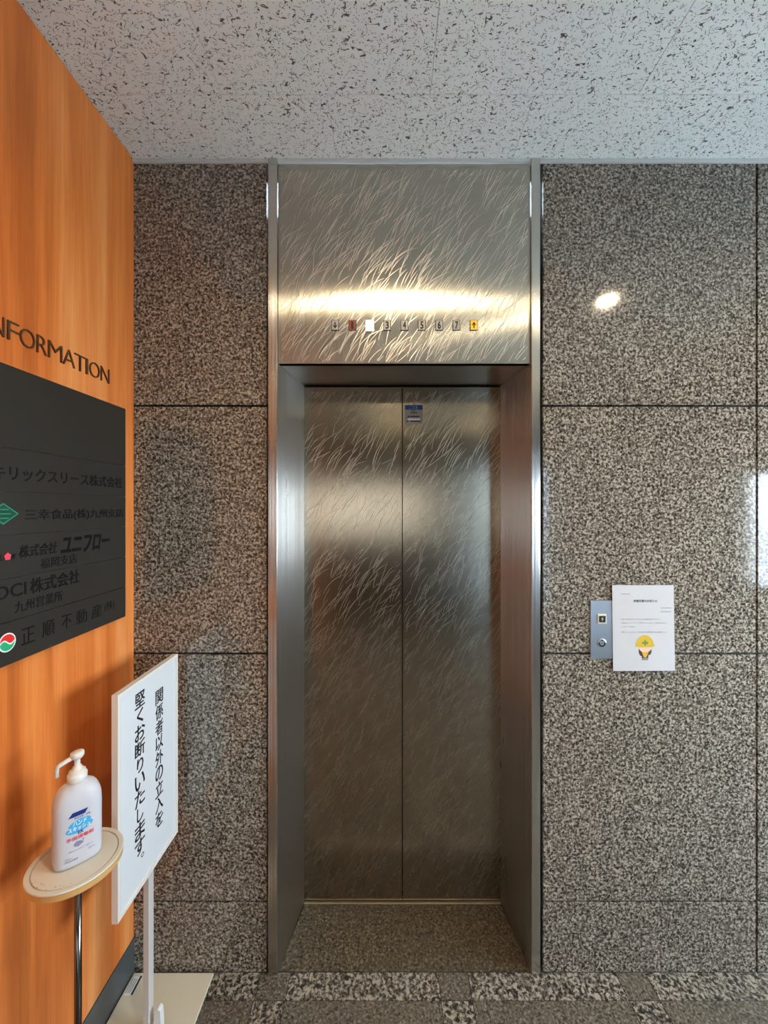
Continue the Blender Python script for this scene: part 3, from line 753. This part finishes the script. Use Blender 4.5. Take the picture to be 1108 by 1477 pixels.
# ================================================================== SIGN STAND
XS = -0.709; ZA, ZB = 0.515, 1.115; YA, YE = -0.3435, -0.037
ss = tag(empty('sign_stand', (-0.7255, -0.177, 0.0)), 'white floor stand sign with black vertical Japanese writing by the wood wall', 'sign')
sp_ = obj('sign_panel', B(XS - 0.0155, XS - 0.003, YA + 0.004, YE - 0.004, ZA + 0.004, ZB - 0.004), 'white_sign', ss)
bm = bmesh.new(); t = 0.0095
for (a, b_, c_, d_) in [(YA, YE, ZA, ZA + t), (YA, YE, ZB - t, ZB), (YA, YA + t, ZA + t, ZB - t), (YE - t, YE, ZA + t, ZB - t)]:
    box(bm, XS - 0.0165, XS, a, b_, c_, d_)
obj('sign_frame', bm, 'white_frame', ss)
ps = on_left(XS - 0.003)
bm = bmesh.new()
t2 = 0.0145
for (a, b_, c_, d_) in [(YA + t2, YE - t2, ZA + t2, ZA + t2 + .0012), (YA + t2, YE - t2, ZB - t2 - .0012, ZB - t2), (YA + t2, YA + t2 + .0012, ZA + t2, ZB - t2), (YE - t2 - .0012, YE - t2, ZA + t2, ZB - t2)]:
    poly_bm(rect(a, b_, c_, d_), ps, 0, 0.0004, bm)
obj('inner_border', bm, 'white_frame', ss)
def column(s, yc, wid, z_top, pitch, size):
    bm = bmesh.new()
    for i, ch in enumerate(s):
        z1 = z_top - i * pitch; z0 = z1 - size
        if ch == '。': text_bm(ch, ps, yc + wid * 0.12, yc + wid * 0.42, z1 - size * 0.34, z1 - size * 0.04, 0.0003, bm=bm, bold=0.0)
        elif ch in 'くしり': text_bm(ch, ps, yc - wid * 0.30, yc + wid * 0.34, z0 + size * .04, z1 - size * .04, 0.0003, bm=bm, bold=0.022)
        else: text_bm(ch, ps, yc - wid / 2, yc + wid / 2, z0, z1, 0.0003, bm=bm, bold=0.022)
    return bm
obj('lettering', column('関係者以外の立入を', -0.144, 0.041, 1.043, 0.0477, 0.0435), 'black', sp_)
obj('lettering', column('堅くお断りいたします。', -0.243, 0.046, 1.079, 0.0468, 0.0432), 'black', sp_)
obj('post', B(-0.7345, -0.7175, -0.190, -0.164, 0.009, ZA + 0.0005, bev=0.001), 'post_paint', ss)
# back bracket that ties panel and post, rounded foot lever
obj('post_clamp', B(-0.7345, -0.7257, -0.188, -0.166, ZA + 0.001, ZA + 0.30, bev=0.001), 'white_frame', ss)
bm = bmesh.new()
pts = [(-0.717, 0.012), (-0.680, 0.012), (-0.683, 0.03)] + [(-0.6945 + 0.0085 * math.cos(a), 0.088 + 0.0085 * math.sin(a)) for a in [PI * i / 10 for i in range(11)]] + [(-0.706, 0.055), (-0.717, 0.045)]
v0 = [bm.verts.new((x, -0.186, z)) for x, z in pts]; v1 = [bm.verts.new((x, -0.168, z)) for x, z in pts]
bm.faces.new(v0); bm.faces.new(v1[::-1])
for i in range(len(pts)): bm.faces.new((v0[i], v0[(i + 1) % len(pts)], v1[(i + 1) % len(pts)], v1[i]))
bmesh.ops.recalc_face_normals(bm, faces=bm.faces)
obj('foot_bracket', bm, 'white_sign', ss)
obj('base_plate', B(-0.874, -0.600, -0.375, -0.010, 0.0003, 0.009, bev=0.0018, segs=2), 'sign_base', ss)
lb = obj('maker_label', B(-0.868, -0.838, -0.075, -0.022, 0.009, 0.0094), 'white_print', ss)
obj('label_strip', B(-0.8455, -0.8385, -0.075, -0.020, 0.0095, 0.0097), 'bezel', lb)
bm = bmesh.new()
for k_ in range(3): box(bm, -0.866 + k_ * 0.0065, -0.8635 + k_ * 0.0065, -0.070, -0.027, 0.0095, 0.0096)
obj('small_print', bm, 'ink_soft', lb)

# ================================================================== TRAY STAND
TX, TY, TZ = -0.726, -0.464, 0.792
tr = tag(empty('tray_stand', (TX, TY, 0)), 'round cream tray on a thin dark metal pole, holding the pump bottle', 'stand')
R_ = 0.093
bm = lathe(bmesh.new(), [(0, -0.004), (R_ - 0.001, -0.004), (R_, -0.003), (R_, -0.0008), (R_ - 0.0012, 0.0004), (R_ - 0.010, 0.0004), (R_ - 0.0108, -0.0012), (R_ - 0.0122, -0.0012), (R_ - 0.013, 0), (0, 0)], (TX, TY, TZ), 96)
obj('tray_top', bm, 'tray_top', tr)
bm = lathe(bmesh.new(), [(0, -0.019), (R_ - 0.004, -0.019), (R_ - 0.001, -0.017), (R_ - 0.0006, -0.0042), (0, -0.0042)], (TX, TY, TZ), 96)
obj('tray_edge', bm, 'tray_edge', tr)
bm = lathe(bmesh.new(), [(R_ - 0.0121, -0.0011), (R_ - 0.0109, -0.0011), (R_ - 0.0109, -0.0008), (R_ - 0.0121, -0.0008)], (TX, TY, TZ), 96)
obj('groove', bm, 'tray_groove', tr)
bm = lathe(bmesh.new(), [(0, 0.012), (0.0075, 0.012), (0.0075, TZ - 0.0195), (0, TZ - 0.0195)], (TX + 0.004, TY, 0), 24)
obj('pole', bm, 'chrome', tr, smooth=True)
bm = lathe(bmesh.new(), [(0, TZ - 0.026), (0.022, TZ - 0.026), (0.026, TZ - 0.0192), (0, TZ - 0.0192)], (TX + 0.004, TY, 0), 32)
obj('mounting_flange', bm, 'chrome', tr)
bm = lathe(bmesh.new(), [(0, 0.0004), (0.082, 0.0004), (0.082, 0.006), (0.070, 0.012), (0, 0.012)], (TX + 0.004, TY - 0.0, 0), 64)
obj('foot_disc', bm, 'chrome', tr)
# scuff marks
bm = bmesh.new(); rnd = random.Random(5)
for _ in range(16):
    a = rnd.uniform(-2.2, -1.0); r = R_ - rnd.uniform(0.010, 0.022)
    u, v = TX + r * math.cos(a), TY + r * math.sin(a)
    box(bm, u, u + rnd.uniform(.0008, .004), v, v + rnd.uniform(.0006, .0016), TZ + 0.0004, TZ + 0.0007)
obj('scuff_mark', bm, 'tray_groove', tr)

# ================================================================== PUMP BOTTLE
BX, BY, BZ = -0.7235, -0.464, TZ + 0.0004
bo = tag(empty('pump_bottle', (BX, BY, BZ)), 'white translucent hand sanitizer pump bottle standing on the round tray', 'bottle')
ROT = Matrix.Rotation(math.radians(45), 3, 'Z')
def bworld(bm):
    bmesh.ops.rotate(bm, verts=bm.verts, matrix=ROT); bmesh.ops.translate(bm, verts=bm.verts, vec=(BX, BY, BZ)); return bm
HW, HD, EX = 0.0462, 0.031, 3.0
prof = [(0.0, 0.036, 0.019), (0.0015, 0.042, 0.0245), (0.006, 0.0445, 0.029), (0.014, HW, HD), (0.06, HW, HD), (0.10, HW, HD), (0.128, HW, HD), (0.142, 0.0453, 0.0305),
        (0.154, 0.0427, 0.0290), (0.164, 0.0385, 0.027), (0.172, 0.033, 0.0245), (0.178, 0.0245, 0.021), (0.1815, 0.0185, 0.0175), (0.188, 0.0165, 0.0165)]
bm = bmesh.new(); seg = 64; rings = []
for z, a, d in prof:
    ring = []; e = EX if z < 0.16 else max(2.0, EX - (z - 0.16) * 50)
    for k in range(seg):
        t = 2 * PI * k / seg; c_, s_ = math.cos(t), math.sin(t)
        ring.append(bm.verts.new((a * math.copysign(abs(c_) ** (2 / e), c_), d * math.copysign(abs(s_) ** (2 / e), s_), z)))
    rings.append(ring)
for a, b_ in zip(rings, rings[1:]):
    for k in range(seg): bm.faces.new((a[k], a[(k + 1) % seg], b_[(k + 1) % seg], b_[k]))
bm.faces.new(rings[0][::-1]); bm.faces.new(rings[-1])
bmesh.ops.recalc_face_normals(bm, faces=bm.faces)
body = obj('bottle_body', bworld(bm), 'bottle', bo, smooth=True)
def flat(u, v, w_): return (u, v, w_)
def wrap(bm):
    for k in range(-12, 13):
        bmesh.ops.bisect_plane(bm, geom=bm.verts[:] + bm.edges[:] + bm.faces[:], plane_co=(k * 0.003, 0, 0), plane_no=(1, 0, 0))
    for v in bm.verts: v.co = Vector(front(v.co.x, v.co.y, v.co.z))
    bmesh.ops.recalc_face_normals(bm, faces=bm.faces)
    return bm
def front(u, v, w_):
    d = HD * (max(0.0, 1 - (abs(u) / HW) ** EX)) ** (1 / EX)
    p = ROT @ Vector((u, -(d + w_ + 0.0002), v)); return (p.x + BX, p.y + BY, p.z + BZ)
obj('label_banner', wrap(poly_bm([(-0.021 + 0.0, 0.1165), (0.010, 0.1165), (0.016, 0.1265), (-0.013, 0.1265)], flat, 0.0, 0.0002)), 'navy', body)
obj('label_lettering', wrap(text_bm('薬用洗浄・消毒', flat, -0.010, 0.020, 0.1105, 0.1145, 0.0001)), 'navy', body)
bm = poly_bm(ell(0.0005, 0.0985, 0.021, 0.0095, rot=0.12), flat, 0.0001, 0.0002)
poly_bm(ell(0.0000, 0.0890, 0.0255, 0.0100, rot=0.1), flat, 0.0001, 0.00025, bm)
obj('label_oval', wrap(bm), 'cyan', body)
obj('label_lettering', wrap(text_bm('ハンド', flat, -0.012, 0.013, 0.0955, 0.1060, 0.0001, bold=0.03, lift=0.0004)), 'white_print', body)
obj('label_lettering', wrap(text_bm('スキッシュ', flat, -0.021, 0.020, 0.0840, 0.0940, 0.0001, bold=0.03, lift=0.0004)), 'white_print', body)
obj('label_lettering', wrap(text_bm('EX', flat, -0.003, 0.007, 0.0755, 0.0820, 0.0001, bold=0.04, lift=0.0004)), 'navy', body)
obj('label_lettering', wrap(text_bm('手指消毒剤', flat, -0.024, 0.026, 0.0640, 0.0725, 0.0001, bold=0.04, lift=0.0002)), 'red_print', body)
bm = poly_bm([(-0.010, 0.050), (-0.002, 0.047), (0.008, 0.053), (0.003, 0.058), (-0.006, 0.060), (-0.011, 0.055)], flat, 0, 0.0002)
poly_bm([(0.004, 0.060), (0.007, 0.056), (0.009, 0.062)], flat, 0, 0.0002, bm)
obj('label_hand_drawing', wrap(bm), 'grey_print', body)
bm = text_bm('使用前に必ずこの表示をよくお読み下さい', flat, -0.020, 0.026, 0.0395, 0.0425, 0.0001)
text_bm('医薬部外品', flat, 0.016, 0.028, 0.030, 0.0335, 0.0001, bm=bm)
text_bm('手指用消毒液', flat, -0.027, -0.003, 0.019, 0.0230, 0.0001, bm=bm, bold=0.02)
text_bm('内容量 800mL', flat, -0.027, -0.014, 0.0255, 0.028, 0.0001, bm=bm)
obj('label_small_print', wrap(bm), 'grey_print', body)
# pump
bm = lathe(bmesh.new(), [(0, 0.1815), (0.0175, 0.1815), (0.0190, 0.1835), (0.0195, 0.197), (0.0180, 0.1985), (0.0165, 0.199), (0.0162, 0.205), (0.0125, 0.2075), (0.0095, 0.208), (0.0092, 0.214), (0.0060, 0.2155), (0.0055, 0.2365), (0, 0.2365)], (0, 0, 0), 40)
obj('pump_collar', bworld(bm), 'pump', bo, smooth=True)
bm = lathe(bmesh.new(), [(0, 0.2315), (0.009, 0.2325), (0.0130, 0.2375), (0.0138, 0.243), (0.0130, 0.2465), (0.009, 0.2485), (0, 0.249)], (0, 0, 0), 40)
bmesh.ops.rotate(bm, verts=bm.verts, cent=(0, 0, 0.24), matrix=Matrix.Rotation(math.radians(-4), 3, 'Y'))
ph = obj('pump_head', bworld(bm), 'pump', bo, smooth=True)
bm = tube(bmesh.new(), [(-0.004, 0, 0.2385), (-0.018, 0, 0.2345), (-0.0320, 0, 0.2295), (-0.0365, 0, 0.2265), (-0.0375, 0, 0.221), (-0.0365, 0, 0.2045)], [0.0056, 0.0052, 0.0048, 0.0046, 0.0044, 0.0042], 14)
obj('spout', bworld(bm), 'pump', ph, smooth=True)

# ================================================================== CEILING DOWNLIGHTS (just above the frame)
proto = None
for i, (x, y, k_) in enumerate(LAMPS):
    if proto is None:
        root = empty('downlight', (x, y, ZC))
        bm = lathe(bmesh.new(), [(0.052, -0.0008), (0.062, -0.0008), (0.064, -0.003), (0.060, -0.005), (0.050, -0.005), (0.049, -0.0008)], (x, y, ZC), 40)
        ring = obj('trim_ring', bm, 'white_trim', root)
        bm = lathe(bmesh.new(), [(0, -0.0012), (0.048, -0.0012), (0.048, -0.003), (0, -0.003)], (x, y, ZC), 32)
        lens = obj('diffuser', bm, 'lens', root)
        proto = root
    else:
        root = proto.copy(); C.objects.link(root); root.location = (x, y, ZC)
        for ch in list(proto.children):
            c_ = ch.copy(); C.objects.link(c_); c_.parent = root
    ld = bpy.data.lights.new('downlight_beam', 'AREA'); ld.shape = 'DISK'; ld.size = 0.09; ld.energy = LAMP_POWER * k_
    ld.color = (1.0, 0.83, 0.58); ld.spread = math.radians(150)
    lo_ = bpy.data.objects.new('downlight_beam', ld); C.objects.link(lo_); lo_.location = (x, y, ZC - 0.004)
    side = 'in line with the lift' if x < 1 else 'in line with the call plate'
    row = ['nearest the lift wall', 'in the middle of the lobby', 'farthest from the lift wall'][i // 2]
    tag(root, 'round recessed ceiling downlight ' + side + ', ' + row, 'light', 'recessed ceiling downlights')
